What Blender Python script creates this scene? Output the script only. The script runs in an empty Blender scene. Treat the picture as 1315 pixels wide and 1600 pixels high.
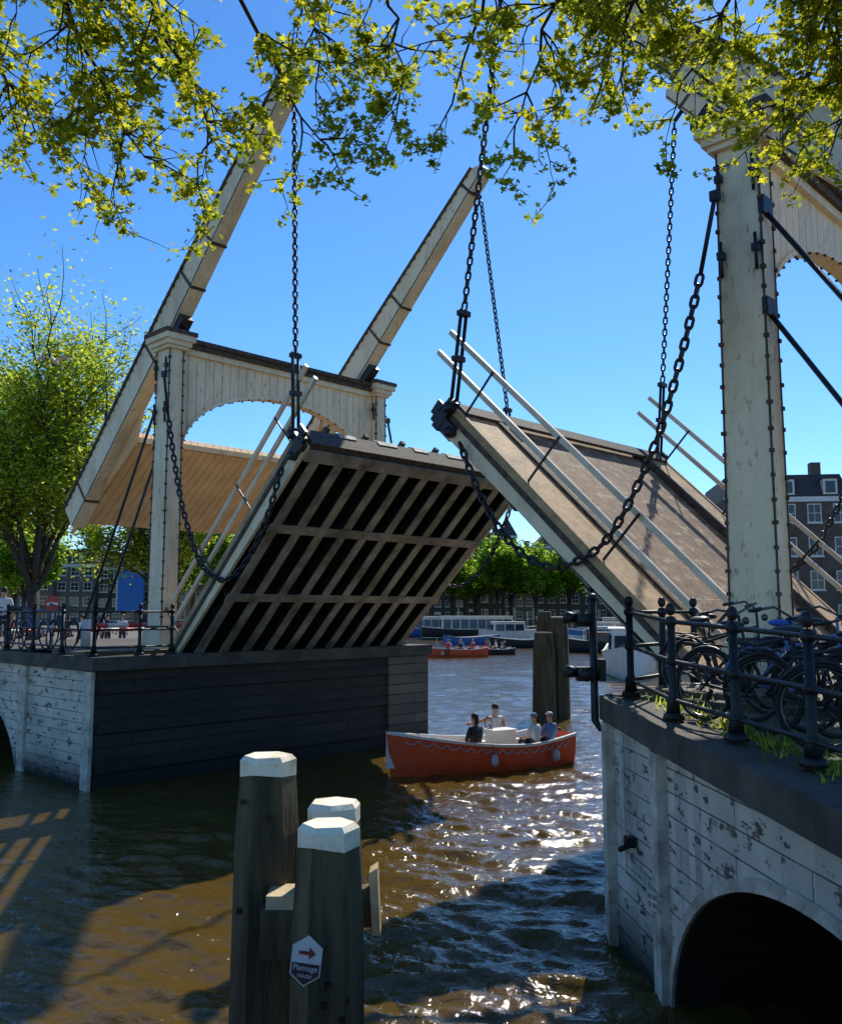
import bpy, bmesh, math, random
import numpy as np
from mathutils import Vector, Matrix
random.seed(11); np.random.seed(11)
C=bpy.context; D=bpy.data
rad=math.radians
EYE=3.6
# ---------------------------------------------------------------- materials
def newmat(name):
    m=D.materials.new(name); m.use_nodes=True
    nt=m.node_tree; b=nt.nodes["Principled BSDF"]
    return m,nt,b
def N(nt,t,**k):
    n=nt.nodes.new(t)
    for a,v in k.items():
        if a in n.inputs: n.inputs[a].default_value=v
        else: setattr(n,a,v)
    return n
def c4(c): return (c[0],c[1],c[2],1)
def simple(name,c1,c2=None,rough=.6,scale=3.,bump=.0,metal=0.,stretch=(1,1,1),bscale=None,spec=.5,lo=.35,hi=.65,streak=None):
    m,nt,b=newmat(name)
    b.inputs['Roughness'].default_value=rough; b.inputs['Metallic'].default_value=metal
    b.inputs['Specular IOR Level'].default_value=spec
    if c2 is None: c2=tuple(x*.7 for x in c1)
    tc=N(nt,'ShaderNodeTexCoord'); mp=N(nt,'ShaderNodeMapping'); mp.inputs['Scale'].default_value=stretch
    nt.links.new(tc.outputs['Object'],mp.inputs[0])
    no=N(nt,'ShaderNodeTexNoise'); no.inputs['Scale'].default_value=scale; no.inputs['Detail'].default_value=6; no.inputs['Roughness'].default_value=.65
    nt.links.new(mp.outputs[0],no.inputs['Vector'])
    r=N(nt,'ShaderNodeValToRGB'); r.color_ramp.elements[0].position=lo; r.color_ramp.elements[1].position=hi
    r.color_ramp.elements[0].color=c4(c2); r.color_ramp.elements[1].color=c4(c1)
    nt.links.new(no.outputs['Fac'],r.inputs[0]); col=r.outputs[0]
    if streak:
        n3=N(nt,'ShaderNodeTexNoise'); n3.inputs['Scale'].default_value=11; n3.inputs['Detail'].default_value=8; n3.inputs['Roughness'].default_value=.75
        nt.links.new(mp.outputs[0],n3.inputs['Vector'])
        col=mixc(nt,col,streak,ramp(nt,n3.outputs['Fac'],.57,.66,(0,0,0),(.85,.85,.85)))
    nt.links.new(col,b.inputs['Base Color'])
    if bump>0:
        n2=N(nt,'ShaderNodeTexNoise'); n2.inputs['Scale'].default_value=bscale or scale*4; n2.inputs['Detail'].default_value=5
        nt.links.new(mp.outputs[0],n2.inputs['Vector'])
        bp=N(nt,'ShaderNodeBump'); bp.inputs['Strength'].default_value=bump; bp.inputs['Distance'].default_value=.02
        nt.links.new(n2.outputs['Fac'],bp.inputs['Height']); nt.links.new(bp.outputs[0],b.inputs['Normal'])
    return m
def mixc(nt,a,b,fac):
    mx=N(nt,'ShaderNodeMix'); mx.data_type='RGBA'
    for s,i in ((a,6),(b,7)):
        if isinstance(s,tuple): mx.inputs[i].default_value=c4(s)
        else: nt.links.new(s,mx.inputs[i])
    if isinstance(fac,float): mx.inputs[0].default_value=fac
    else: nt.links.new(fac,mx.inputs[0])
    return mx.outputs[2]
def ramp(nt,src,p0,p1,c0=(0,0,0),c1=(1,1,1)):
    r=N(nt,'ShaderNodeValToRGB'); e=r.color_ramp.elements
    e[0].position=p0; e[1].position=p1; e[0].color=c4(c0); e[1].color=c4(c1)
    nt.links.new(src,r.inputs[0]); return r.outputs[0]
def bricky(name,c1,c2,mort,bw,rh,ms=.012,peel=None,peelamt=.5,rough=.8,bump=.5,off=.5,algae=False,pscale=2.2):
    m,nt,b=newmat(name); b.inputs['Roughness'].default_value=rough
    uv=N(nt,'ShaderNodeUVMap'); 
    br=N(nt,'ShaderNodeTexBrick'); br.offset=off
    br.inputs['Scale'].default_value=1; br.inputs['Brick Width'].default_value=bw; br.inputs['Row Height'].default_value=rh
    br.inputs['Mortar Size'].default_value=ms; br.inputs['Mortar Smooth'].default_value=.4
    br.inputs['Color1'].default_value=c4(c1); br.inputs['Color2'].default_value=c4(c2); br.inputs['Mortar'].default_value=c4(mort)
    nt.links.new(uv.outputs[0],br.inputs['Vector'])
    no=N(nt,'ShaderNodeTexNoise'); no.inputs['Scale'].default_value=pscale; no.inputs['Detail'].default_value=9; no.inputs['Roughness'].default_value=.72
    mp=N(nt,'ShaderNodeMapping'); mp.inputs['Scale'].default_value=(1,2.2,1)
    nt.links.new(uv.outputs[0],mp.inputs[0]); nt.links.new(mp.outputs[0],no.inputs['Vector'])
    col=br.outputs['Color']
    big=N(nt,'ShaderNodeTexNoise'); big.inputs['Scale'].default_value=.9; big.inputs['Detail'].default_value=5
    nt.links.new(uv.outputs[0],big.inputs['Vector'])
    col=mixc(nt,col,tuple(x*.4 for x in c1),ramp(nt,big.outputs['Fac'],.42,.75,(0,0,0),(.8,.8,.8)))
    if peel:
        pf=N(nt,'ShaderNodeMath',operation='MULTIPLY_ADD'); pf.inputs[1].default_value=.12; nt.links.new(br.outputs['Fac'],pf.inputs[0]); nt.links.new(no.outputs['Fac'],pf.inputs[2])
        col=mixc(nt,col,peel,ramp(nt,pf.outputs[0],peelamt,peelamt+.035))
    if algae:
        g=N(nt,'ShaderNodeNewGeometry'); sp=N(nt,'ShaderNodeSeparateXYZ'); nt.links.new(g.outputs['Position'],sp.inputs[0])
        ad=N(nt,'ShaderNodeMath',operation='MULTIPLY_ADD'); ad.inputs[1].default_value=.6; nt.links.new(no.outputs['Fac'],ad.inputs[0]); nt.links.new(sp.outputs['Z'],ad.inputs[2])
        col=mixc(nt,(.012,.014,.008),col,ramp(nt,ad.outputs[0],.35,.95))
    nt.links.new(col,b.inputs['Base Color'])
    bp=N(nt,'ShaderNodeBump'); bp.inputs['Strength'].default_value=bump; bp.inputs['Distance'].default_value=.02
    ma=N(nt,'ShaderNodeMath',operation='MULTIPLY_ADD'); ma.inputs[1].default_value=-1.; nt.links.new(br.outputs['Fac'],ma.inputs[0]); nt.links.new(no.outputs['Fac'],ma.inputs[2])
    nt.links.new(ma.outputs[0],bp.inputs['Height']); nt.links.new(bp.outputs[0],b.inputs['Normal'])
    return m
def leafmat(name,cd,ct,mix=.5):
    m,nt,b=newmat(name); nt.nodes.remove(b)
    out=nt.nodes['Material Output']
    oi=N(nt,'ShaderNodeNewGeometry')
    df=N(nt,'ShaderNodeBsdfDiffuse'); tr=N(nt,'ShaderNodeBsdfTranslucent')
    va=ramp(nt,oi.outputs['Random Per Island'],0,1,tuple(x*.5 for x in cd),tuple(x*1.3 for x in cd))
    vb=ramp(nt,oi.outputs['Random Per Island'],0,1,(ct[0]*.25,ct[1]*.42,ct[2]*.4),tuple(min(1,x*1.25) for x in ct))
    nt.links.new(va,df.inputs[0]); nt.links.new(vb,tr.inputs[0])
    mx=N(nt,'ShaderNodeMixShader'); mx.inputs[0].default_value=mix
    nt.links.new(df.outputs[0],mx.inputs[1]); nt.links.new(tr.outputs[0],mx.inputs[2]); nt.links.new(mx.outputs[0],out.inputs[0])
    return m
M={}
M['paint']=simple('weathered_cream_paint',(.86,.71,.47),(.60,.46,.27),.55,1.3,.3,stretch=(1,1,.35),bscale=20,lo=.3,hi=.55,streak=(.26,.18,.10))
M['paint2']=simple('warm_cream_boards',(.90,.62,.33),(.72,.46,.22),.6,1.6,.2,stretch=(1,1,1),bscale=20)
M['trimdark']=simple('weathered_dark_trim',(.12,.085,.055),(.03,.025,.02),.8,9,.5)
M['iron']=simple('black_iron',(.018,.018,.02),(.008,.008,.009),.45,8,.3,spec=.4)
M['chain']=simple('chain_iron',(.03,.03,.033),(.012,.011,.011),.4,20,.2,metal=.3)
M['ribs']=simple('grey_steel_ribs',(.46,.41,.33),(.14,.12,.09),.5,1.8,.3)
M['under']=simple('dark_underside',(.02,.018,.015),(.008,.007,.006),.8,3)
M['deckroad']=bricky('leaf_roadway_planks',(.28,.165,.085),(.19,.115,.06),(.05,.035,.02),.14,1.9,.012,peel=(.46,.33,.20),peelamt=.55,off=.5,pscale=3)
M['walk']=simple('walkway_tan',(.58,.38,.19),(.30,.20,.10),.75,3,.4)
M['railwood']=simple('railing_bars_pale',(.78,.66,.48),(.56,.44,.29),.4,2,.1)
M['white']=bricky('peeling_white_masonry',(.78,.69,.55),(.64,.57,.45),(.20,.17,.13),2.3,.215,.008,peel=(.11,.09,.065),peelamt=.555,algae=True,pscale=2.8)
M['whitetrim']=simple('white_stone_strip',(.76,.68,.54),(.34,.29,.22),.7,3,.4,streak=(.14,.12,.09))
M['stone']=simple('dark_stone_coping',(.11,.095,.07),(.05,.04,.03),.85,2.2,.6)
M['darkwall']=bricky('dark_timber_wall',(.05,.041,.029),(.034,.029,.021),(.008,.008,.008),2.4,.27,.016,algae=True)
M['greywall']=bricky('grey_timber_wall',(.20,.165,.115),(.14,.115,.08),(.02,.02,.02),2.4,.27,.016,algae=True)
M['paving']=bricky('brick_paving',(.22,.16,.115),(.16,.12,.09),(.06,.06,.04),.22,.11,.008,peel=(.09,.12,.04),peelamt=.6)
M['pile']=simple('mooring_timber',(.14,.105,.052),(.035,.030,.013),.85,2.5,.9,stretch=(3,3,.35),bscale=14)
M['pilecap']=simple('pile_cap_white',(.88,.80,.60),(.60,.48,.27),.6,5,.3,lo=.3,hi=.5)
M['lightwood']=simple('pale_timber',(.66,.50,.28),(.44,.32,.16),.7,5,.4)
M['orange']=simple('orange_red_hull',(.84,.11,.035),(.72,.08,.022),.35,1.5)
M['boatwhite']=simple('boat_white',(.84,.80,.72),(.72,.67,.58),.4,2)
M['black']=simple('black_paint',(.02,.02,.022),None,.5,3)
M['glass']=simple('window_glass',(.03,.04,.05),(.015,.02,.03),.1,.4)
M['winwhite']=simple('window_white',(.78,.73,.65),(.64,.59,.52),.5,2)
M['bark']=simple('bark',(.07,.055,.04),(.03,.024,.018),.9,8,.8)
M['twig']=simple('twig',(.05,.035,.025),(.025,.018,.014),.9,8,.3)
M['leaf_near']=leafmat('maple_leaf_backlit',(.10,.11,.012),(.76,.70,.04),.58)
M['leaf_tree']=leafmat('spring_tree_leaf',(.13,.17,.02),(.78,.84,.08),.62)
M['leaf_far']=leafmat('far_tree_leaf',(.12,.19,.02),(.60,.78,.08),.6)
M['red']=simple('red_paint',(.6,.03,.02),None,.4,3)
M['blue']=simple('blue_panel',(.02,.20,.65),(.02,.15,.5),.5,2)
M['bluecloth']=simple('blue_saddle_cover',(.03,.12,.5),None,.5,4)
M['skin']=simple('skin',(.60,.32,.20),(.54,.27,.16),.55,8)
M['hair']=simple('dark_hair',(.03,.018,.01),None,.6,20)
M['hairl']=simple('fair_hair',(.30,.19,.09),None,.6,20)
M['shirtw']=simple('white_shirt',(.82,.78,.72),None,.8,8)
M['shirtk']=simple('black_shirt',(.02,.02,.025),None,.8,8)
M['shirtb']=simple('blue_shirt',(.16,.24,.42),None,.8,8)
M['shirtr']=simple('red_shirt',(.6,.06,.05),None,.8,8)
M['pants']=simple('dark_trousers',(.03,.035,.06),None,.8,8)
M['rubber']=simple('rubber',(.015,.015,.015),None,.8,8)
M['chrome']=simple('bike_metal',(.13,.13,.13),None,.35,5,metal=.8)
M['varnish']=simple('varnished_wood',(.28,.11,.04),(.2,.07,.03),.35,4)
M['rooftile']=simple('roof_tiles',(.07,.05,.045),(.04,.035,.035),.8,3,.3)
M['fender']=simple('fender_grey',(.55,.58,.62),None,.5,3)
M['blueboat']=simple('blue_hull',(.05,.18,.48),None,.4,3)
BR=[simple('facade_brick_%d'%i,c,tuple(x*.7 for x in c),.85,2,.3) for i,c in enumerate([(.17,.085,.055),(.12,.07,.05),(.25,.16,.10),(.48,.43,.34),(.10,.08,.07),(.32,.22,.14),(.20,.17,.14)])]
M['brickR']=bricky('dark_brick_facade',(.16,.09,.06),(.12,.075,.05),(.16,.14,.11),.22,.07,.01)
# ---------------------------------------------------------------- mesh builder
class MB:
    def __init__(s,f=None): s.V=[];s.F=[];s.I=[];s.m=[];s.f=f;s.S=[]
    def mi(s,m):
        if isinstance(m,str): m=M[m]
        if m not in s.m: s.m.append(m)
        return s.m.index(m)
    def add(s,vs,fs,m,smooth=False):
        b=len(s.V); f=s.f
        s.V+= [tuple(f(v)) if f else tuple(v) for v in vs]
        i=s.mi(m)
        for q in fs: s.F.append([b+k for k in q]); s.I.append(i); s.S.append(smooth)
    def hexa(s,p,m):
        s.add(p,[(0,1,2,3),(4,5,6,7),(0,1,5,4),(1,2,6,5),(2,3,7,6),(3,0,4,7)],m)
    def box(s,a,b,m):
        x0,y0,z0=a;x1,y1,z1=b
        s.hexa([(x0,y0,z0),(x1,y0,z0),(x1,y1,z0),(x0,y1,z0),(x0,y0,z1),(x1,y0,z1),(x1,y1,z1),(x0,y1,z1)],m)
    def cbox(s,c,d,m): s.box([c[i]-d[i]/2 for i in range(3)],[c[i]+d[i]/2 for i in range(3)],m)
    def extr(s,pts,vec,m):
        n=len(pts); q=[tuple(Vector(p)+Vector(vec)) for p in pts]
        s.add(list(pts)+q,[tuple(range(n)),tuple(range(n,2*n))]+[(i,(i+1)%n,n+(i+1)%n,n+i) for i in range(n)],m)
    def tube(s,pts,r,m,n=8,closed=False,smooth=True):
        P=[Vector(p) for p in pts]; k=len(P)
        R=[r]*k if not hasattr(r,'__len__') else list(r)
        vs=[];fs=[];up=None
        for i in range(k):
            if closed: t=(P[(i+1)%k]-P[i-1])
            else: t=P[min(i+1,k-1)]-P[max(i-1,0)]
            if t.length<1e-9: t=Vector((0,0,1))
            t.normalize()
            if up is None:
                up=Vector((0,0,1)) if abs(t.z)<.9 else Vector((1,0,0))
            a=up-t*up.dot(t)
            if a.length<1e-6: a=t.orthogonal()
            a.normalize(); up=a; b=t.cross(a)
            for j in range(n):
                w=2*math.pi*j/n; vs.append(P[i]+(a*math.cos(w)+b*math.sin(w))*R[i])
        for i in range(k if closed else k-1):
            i2=(i+1)%k
            for j in range(n): fs.append((i*n+j,i*n+(j+1)%n,i2*n+(j+1)%n,i2*n+j))
        if not closed: fs.append(tuple(range(n))); fs.append(tuple(range((k-1)*n,k*n)))
        s.add(vs,fs,m,smooth)
    def ell(s,c,r,m,nu=12,nv=8):
        vs=[];fs=[]
        for i in range(nv+1):
            th=math.pi*i/nv
            for j in range(nu):
                ph=2*math.pi*j/nu; vs.append((c[0]+r[0]*math.sin(th)*math.cos(ph),c[1]+r[1]*math.sin(th)*math.sin(ph),c[2]+r[2]*math.cos(th)))
        for i in range(nv):
            for j in range(nu): fs.append((i*nu+j,i*nu+(j+1)%nu,(i+1)*nu+(j+1)%nu,(i+1)*nu+j))
        s.add(vs,fs,m,True)
    def mesh(s,name,recalc=True):
        me=D.meshes.new(name); me.from_pydata(s.V,[],s.F)
        for m in s.m: me.materials.append(m)
        me.polygons.foreach_set('material_index',s.I); me.polygons.foreach_set('use_smooth',s.S)
        if recalc:
            bm=bmesh.new(); bm.from_mesh(me); bmesh.ops.recalc_face_normals(bm,faces=bm.faces); bm.to_mesh(me); bm.free()
        uv=me.uv_layers.new(name='UVMap'); d=uv.data
        for p in me.polygons:
            n=p.normal
            if abs(n.z)>.8: 
                for li in p.loop_indices: v=me.vertices[me.loops[li].vertex_index].co; d[li].uv=(v.x,v.y)
            else:
                t=Vector((-n.y,n.x,0)); t.normalize()
                for li in p.loop_indices: v=me.vertices[me.loops[li].vertex_index].co; d[li].uv=(v.dot(t),v.z)
        me.update(); return me
    def obj(s,name,parent=None,mat=None,recalc=True):
        o=D.objects.new(name,s.mesh(name,recalc)); C.collection.objects.link(o)
        if parent: o.parent=parent
        if mat is not None: o.matrix_world=mat
        return o
def empty(name,mat=None):
    o=D.objects.new(name,None); C.collection.objects.link(o); o.empty_display_size=.3
    if mat is not None: o.matrix_world=mat
    return o
def place(x,y,z,az=0,sc=1): return Matrix.Translation((x,y,z))@Matrix.Rotation(rad(az),4,'Z')@Matrix.Scale(sc,4)
def cr(pts,n=10):
    P=[Vector(p) for p in pts]; P=[P[0]*2-P[1]]+P+[P[-1]*2-P[-2]]; out=[]
    for i in range(1,len(P)-2):
        for k in range(n):
            t=k/n; a,b,c,d=P[i-1],P[i],P[i+1],P[i+2]
            out.append(.5*((2*b)+(c-a)*t+(2*a-5*b+4*c-d)*t*t+(3*b-a-3*c+d)*t**3))
    out.append(P[-2]); return out
def resample(P,step):
    out=[P[0].copy()]; need=step
    for a,b in zip(P[:-1],P[1:]):
        L=(b-a).length; pos=0
        while L-pos>=need:
            pos+=need; out.append(a+(b-a)*(pos/L)); need=step
        need-=L-pos
    return out
def chain(mb,pts,ll=.17,w=.11,r=.02,m='chain'):
    P=resample([Vector(p) for p in pts],ll*.74)
    for i in range(len(P)-1):
        a,b=P[i],P[i+1]; t=(b-a).normalized(); c=(a+b)/2
        x=t.cross(Vector((0.31,.95,0.05))).normalized(); y=t.cross(x)
        if i%2: x=y
        ring=[]
        h=(ll-w)/2
        for k in range(5): an=math.pi*k/4-math.pi/2; ring.append(c+t*(h+math.cos(an)*(w/2-r*.5))+x*math.sin(an)*(w/2-r*.5))
        for k in range(5): an=math.pi*k/4+math.pi/2; ring.append(c+t*(-h+math.cos(an)*(w/2-r*.5))+x*math.sin(an)*(w/2-r*.5))
        mb.tube(ring,r,m,6,closed=True)
# ---------------------------------------------------------------- drawbridge
bridge=empty('drawbridge')
W=6.8; PT=10.4; DK=2.75
def half(P0,S,T,la,ba,bl,tag):
    rj=random.Random(9)
    f=lambda p:(P0[0]+p[0]*S[0]+p[1]*T[0],P0[1]+p[0]*S[1]+p[1]*T[1],p[2])
    mb=MB(f)
    a,b=.33,.21; a2,b2=.29,.18
    for t in (0,W):
        mb.hexa([(-a,t-b,2.4),(a,t-b,2.4),(a,t+b,2.4),(-a,t+b,2.4),(-a2,t-b2,10.1),(a2,t-b2,10.1),(a2,t+b2,10.1),(-a2,t+b2,10.1)],'paint')
        mb.box((-.40,t-.28,2.5),(.40,t+.28,3.2),'paint')
        mb.box((-.37,t-.25,3.2),(.37,t+.25,3.26),'trimdark')
        mb.box((-.38,t-.27,9.92),(.38,t+.27,10.0),'paint')
        mb.box((-.44,t-.33,10.0),(.44,t+.33,10.12),'paint')
        mb.box((-.51,t-.40,10.12),(.51,t+.40,10.26),'paint')
        mb.box((-.54,t-.43,10.26),(.54,t+.43,10.36),'trimdark')
        z=3.5
        while z<9.85:
            k=(z-2.4)/7.7; aa=a+(a2-a)*k; bb=b+(b2-b)*k
            for sx in (-1,1):
                for sy in (-1,1):
                    zz=z+rj.uniform(-.03,.03); q=rj.uniform(.045,.065)
                    mb.cbox((sx*(aa+.005),t+sy*(bb+.005),zz),(q,q,.05),'trimdark')
            z+=.31
        for sx in (-1,1):
            for sy in (-1,1):
                e=.012
                mb.hexa([(sx*a-e,t+sy*b-e,3.27),(sx*a+e,t+sy*b-e,3.27),(sx*a+e,t+sy*b+e,3.27),(sx*a-e,t+sy*b+e,3.27),
                         (sx*a2-e,t+sy*b2-e,9.91),(sx*a2+e,t+sy*b2-e,9.91),(sx*a2+e,t+sy*b2+e,9.91),(sx*a2-e,t+sy*b2+e,9.91)],'trimdark')
    t0,t1=.19,W-.19; tc=W/2; hw=(t1-t0)/2-.12
    def az(t):
        q=(t-tc)/hw
        return 7.5+1.75*math.sqrt(max(0,1-q*q)) if abs(q)<1 else 7.5
    n=40; ts=[t0+(t1-t0)*i/n for i in range(n+1)]
    poly=[(-.07,t0,10.0)]+[(-.07,t,az(t)) for t in ts]+[(-.07,t1,10.0)]
    mb.extr(poly,(.14,0,0),'paint')
    nb=26
    for i in range(nb):
        A=t0+(t1-t0)*i/nb+.009; Bq=t0+(t1-t0)*(i+1)/nb-.009
        for s0,s1 in ((-.105,-.072),(.072,.105)):
            za,zm,zb=az(A)+.03,az((A+Bq)/2)+.03,az(Bq)+.03
            mb.extr([(s0,A,9.92),(s0,A,za),(s0,(A+Bq)/2,zm),(s0,Bq,zb),(s0,Bq,9.92)],(s1-s0,0,0),'paint')
    arc=[tc-hw*math.cos(math.pi*i/28) for i in range(29)]
    for i in range(28):
        A,Bq=arc[i],arc[i+1]; za,zb=az(A),az(Bq)
        mb.hexa([(-.15,A,za-.04),(.15,A,za-.04),(.15,Bq,zb-.04),(-.15,Bq,zb-.04),(-.15,A,za+.05),(.15,A,za+.05),(.15,Bq,zb+.05),(-.15,Bq,zb+.05)],'paint')
        for sx in (-.15,.15): mb.cbox((sx,(A+Bq)/2,(za+zb)/2-.05),(.04,.04,.03),'trimdark')
    mb.box((-.2,t0+.1,9.9),(.2,t1-.1,10.04),'paint')
    mb.box((-.28,t0+.1,10.04),(.28,t1-.1,10.16),'trimdark')
    mb.box((-.34,t0+.2,10.16),(.34,t1-.2,10.27),'trimdark')
    t=t0+.3
    while t<t1-.2:
        for sx in (-.35,.35): mb.cbox((sx,t,10.19),(.07,.06,.07),'trimdark')
        t+=.24
    mb.obj('tower_'+tag,bridge)
    ir=MB(f)
    for t in (-.05,W+.05):
        for z0,z1,s1 in ((9.0,DK,-4.3),(7.6,DK,-3.3)):
            ir.tube([(-.26,t,z0),(s1,t,z1)],.035,'iron',6); ir.cbox((-.31,t,z0),(.08,.3,.24),'iron')
    for t in (.0,W):
        for z in (9.7,8.6):
            for ds in (-.24,.24):
                ir.tube([(ds,t-.24,z-.5),(ds,t-.26,z)],.025,'iron',6); ir.cbox((ds,t-.25,z-.2),(.1,.07,.1),'iron')
    ir.obj('tie_rods_'+tag,bridge)
    ca,sa=math.cos(rad(ba)),math.sin(rad(ba)); pz=10.9
    B=lambda p:(p[0]*ca-p[2]*sa, p[1], pz+p[0]*sa+p[2]*ca)
    bb=MB(lambda p:f(B(p)))
    bk=6.9
    BT=(.1,W-.5)
    for t in BT:
        w=.19
        def dp(u): return .42 if u<=0 else .42-.2*u/bl
        def sec(u):
            d0=dp(u)
            return [(u,t-w,-d0),(u,t+w,-d0),(u,t+w,d0*.75),(u,t-w,d0*.75)]
        us=[-bk,0,bl]; 
        for u0,u1 in zip(us[:-1],us[1:]): 
            bb.hexa(sec(u0)+sec(u1),'paint')
        e=sec(bl)
        bb.add(e+[(bl+.2,t-w*.5,-.08),(bl+.2,t+w*.5,-.08),(bl+.2,t+w*.5,.06),(bl+.2,t-w*.5,.06)],[(4,5,6,7),(0,1,5,4),(1,2,6,5),(2,3,7,6),(3,0,4,7)],'paint')
        for u0,u1 in ((-bk,0),(0,bl)):
            h0,h1=dp(u0)*.75,dp(u1)*.75
            bb.hexa([(u0,t-w-.04,h0+.002),(u0,t+w+.04,h0+.002),(u0,t+w+.04,h0+.07),(u0,t-w-.04,h0+.07),
                     (u1,t-w-.04,h1+.002),(u1,t+w+.04,h1+.002),(u1,t+w+.04,h1+.07),(u1,t-w-.04,h1+.07)],'trimdark')
            for sx in (-1,1):
                g0,g1=-dp(u0)+.03,-dp(u1)+.03
                x0,x1=t+sx*(w+.002),t+sx*(w+.012)
                bb.hexa([(u0,x0,g0),(u0,x1,g0),(u0,x1,g0+.03),(u0,x0,g0+.03),(u1,x0,g1),(u1,x1,g1),(u1,x1,g1+.03),(u1,x0,g1+.03)],'trimdark')
        u=-bk+.2
        while u<bl-.1:
            d0=dp(u)*.75
            bb.cbox((u,t-w-.04,d0+.0),(.07,.05,.08),'trimdark'); bb.cbox((u,t+w+.04,d0+.0),(.07,.05,.08),'trimdark')
            u+=.26
        for u in (-5.9,-1.2,1.0,2.2,bl-.5):
            d0=dp(u)
            for p0,p1 in (((u-.035,t-w-.02,-d0-.02),(u+.035,t+w+.02,-d0+.0)),((u-.035,t-w-.02,-d0),(u+.035,t-w-.003,d0*.75)),((u-.035,t+w+.003,-d0),(u+.035,t+w+.02,d0*.75))):
                bb.box(p0,p1,'trimdark')
        bb.tube([(bl-.45,t,-.2),(bl-.45,t,-.5)],.05,'iron',6)
        bb.cbox((0,t,-.5),(.5,.3,.25),'iron')
    bb.obj('balance_beams_'+tag,bridge)
    cw=MB(f)
    q=[(-2.1,7.95),(-5.0,6.05),(-5.35,6.35),(-2.35,8.3)]
    n=24
    for i in range(n):
        A=.35+(BT[1]-.2-.35)*i/n+.009; Bq=.35+(BT[1]-.2-.35)*(i+1)/n-.009
        cw.extr([(s,A,z) for s,z in q],(0,Bq-A,0),'paint2')
    cw.extr([(-2.12,.3,8.02),(-4.95,.3,6.15),(-5.3,.3,6.35),(-2.36,.3,8.28)],(0,BT[1]-.5,0),'trimdark')
    cw.box((-2.25,.3,7.98),(-2.02,BT[1]-.2,8.12),'paint')
    for t in (.22,BT[1]-.3):
        cw.extr([(-1.5,t,9.35),(-2.05,t,7.9),(-5.1,t,5.95),(-5.6,t,5.8)],(0,.08,0),'paint2')
    cw.obj('counterweight_chest_'+tag,bridge)
    cl,sl=math.cos(rad(la)),math.sin(rad(la)); LL=6.25
    Lf=lambda p:(.8+p[0]*cl-p[2]*sl,p[1],DK+p[0]*sl+p[2]*cl)
    lf=MB(lambda p:f(Lf(p)))
    ta,tb=-.1,W+.05
    lf.box((0,ta,-.1),(LL,tb,0),'deckroad')
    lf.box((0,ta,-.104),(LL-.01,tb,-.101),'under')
    for A,Bq in ((ta,ta+.85),(tb-.85,tb)):
        lf.box((.02,A,.002),(LL-.02,Bq,.09),'walk')
    for A,Bq in ((ta+.86,ta+.98),(tb-.98,tb-.86)):
        lf.box((.02,A,.002),(LL-.02,Bq,.14),'trimdark')
    for t,sd in ((ta,-1),(tb,1)):
        y0,y1=sorted((t+sd*.002,t+sd*.08)); lf.hexa([(-.05,y0,-.24),(-.05,y1,-.24),(LL+.02,y1,-.40),(LL+.02,y0,-.40),(-.05,y0,-.12),(-.05,y1,-.12),(LL+.02,y1,-.12),(LL+.02,y0,-.12)],'paint')
        y0,y1=sorted((t+sd*.002,t+sd*.11)); lf.box((-.05,y0,-.118),(LL+.03,y1,-.03),'trimdark')
        y0,y1=sorted((t+sd*.002,t+sd*.09)); lf.box((-.05,y0,-.028),(LL+.03,y1,.11),'walk')
    lf.box((LL,ta,-.42),(LL+.14,tb,.05),'trimdark')
    lf.box((LL-.3,ta,-.46),(LL-.02,tb,-.11),'ribs')
    lf.box((LL-.3,ta,.0921),(LL+.0,tb,.15),'trimdark')
    if tag=='west':
        for i in range(5):
            t=ta+.9+i*1.1; lf.box((LL+.141,t,-.06),(LL+.16,t+.45+.1*(i%2),.045),'whitetrim')
            lf.box((LL-.24,t,.152),(LL+.1,t+.5+.1*(i%2),.175),'whitetrim')
            lf.box((LL-.2,t-.25,.152),(LL+.16,t-.15,.26),'trimdark')
    nr=11
    for i in range(nr):
        t=ta+.28+(tb-ta-.56)*i/(nr-1)
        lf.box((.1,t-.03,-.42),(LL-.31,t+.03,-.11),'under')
        lf.box((.1,t-.11,-.45),(LL-.31,t+.11,-.421),'ribs')
    for u in (.05,2.1,4.15):
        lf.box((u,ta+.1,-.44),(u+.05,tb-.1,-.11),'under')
        lf.box((u-.09,ta+.1,-.475),(u+.14,tb-.1,-.452),'ribs')
    for t in (ta+.05,tb-.05):
        for n_ in (.98,.56):
            lf.box((-.35,t-.035,n_-.05),(LL+1.05,t+.035,n_+.04),'railwood')
        for u in (.3,2.2,4.1,5.95):
            lf.box((u-.02,t-.055,.1),(u+.02,t-.037,1.0),'iron')
    for t in (ta-.2,tb+.08):
        lf.box((LL-.4,t,-.34),(LL+.16,t+.10,-.12),'iron'); lf.tube([(LL-.05,t-.05,.05),(LL-.05,t+.18,.05)],.1,'iron',10); lf.tube([(LL-.35,t-.03,-.25),(LL-.35,t+.14,-.25)],.09,'iron',10)
        lf.box((LL-.12,t-.01,-.4),(LL+.05,t+.12,.2),'iron'); lf.box((LL+.1,t+.02,-.25),(LL+.26,t+.09,.02),'iron')
    lf.obj('leaf_'+tag,bridge)
    ch=MB(f)
    for k,(t,tl) in enumerate(zip(BT,(-.18,W+.1))):
        tip=Vector(B((bl-.45,t,-.5))); lt=Vector(Lf((LL-.05,tl,.05)))
        d=(tip-lt).normalized(); rt=lt+d*1.75
        for o in (-.07,.07):
            ch.tube([lt+Vector((0,o,-.1)),rt+Vector((0,o,0))],.035,'iron',6)
        for q_ in (.05,.5,.96): ch.cbox(lt+(rt-lt)*q_,(.12,.24,.09),'iron')
        chain(ch,[rt,tip],.18,.105,.021)
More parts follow.
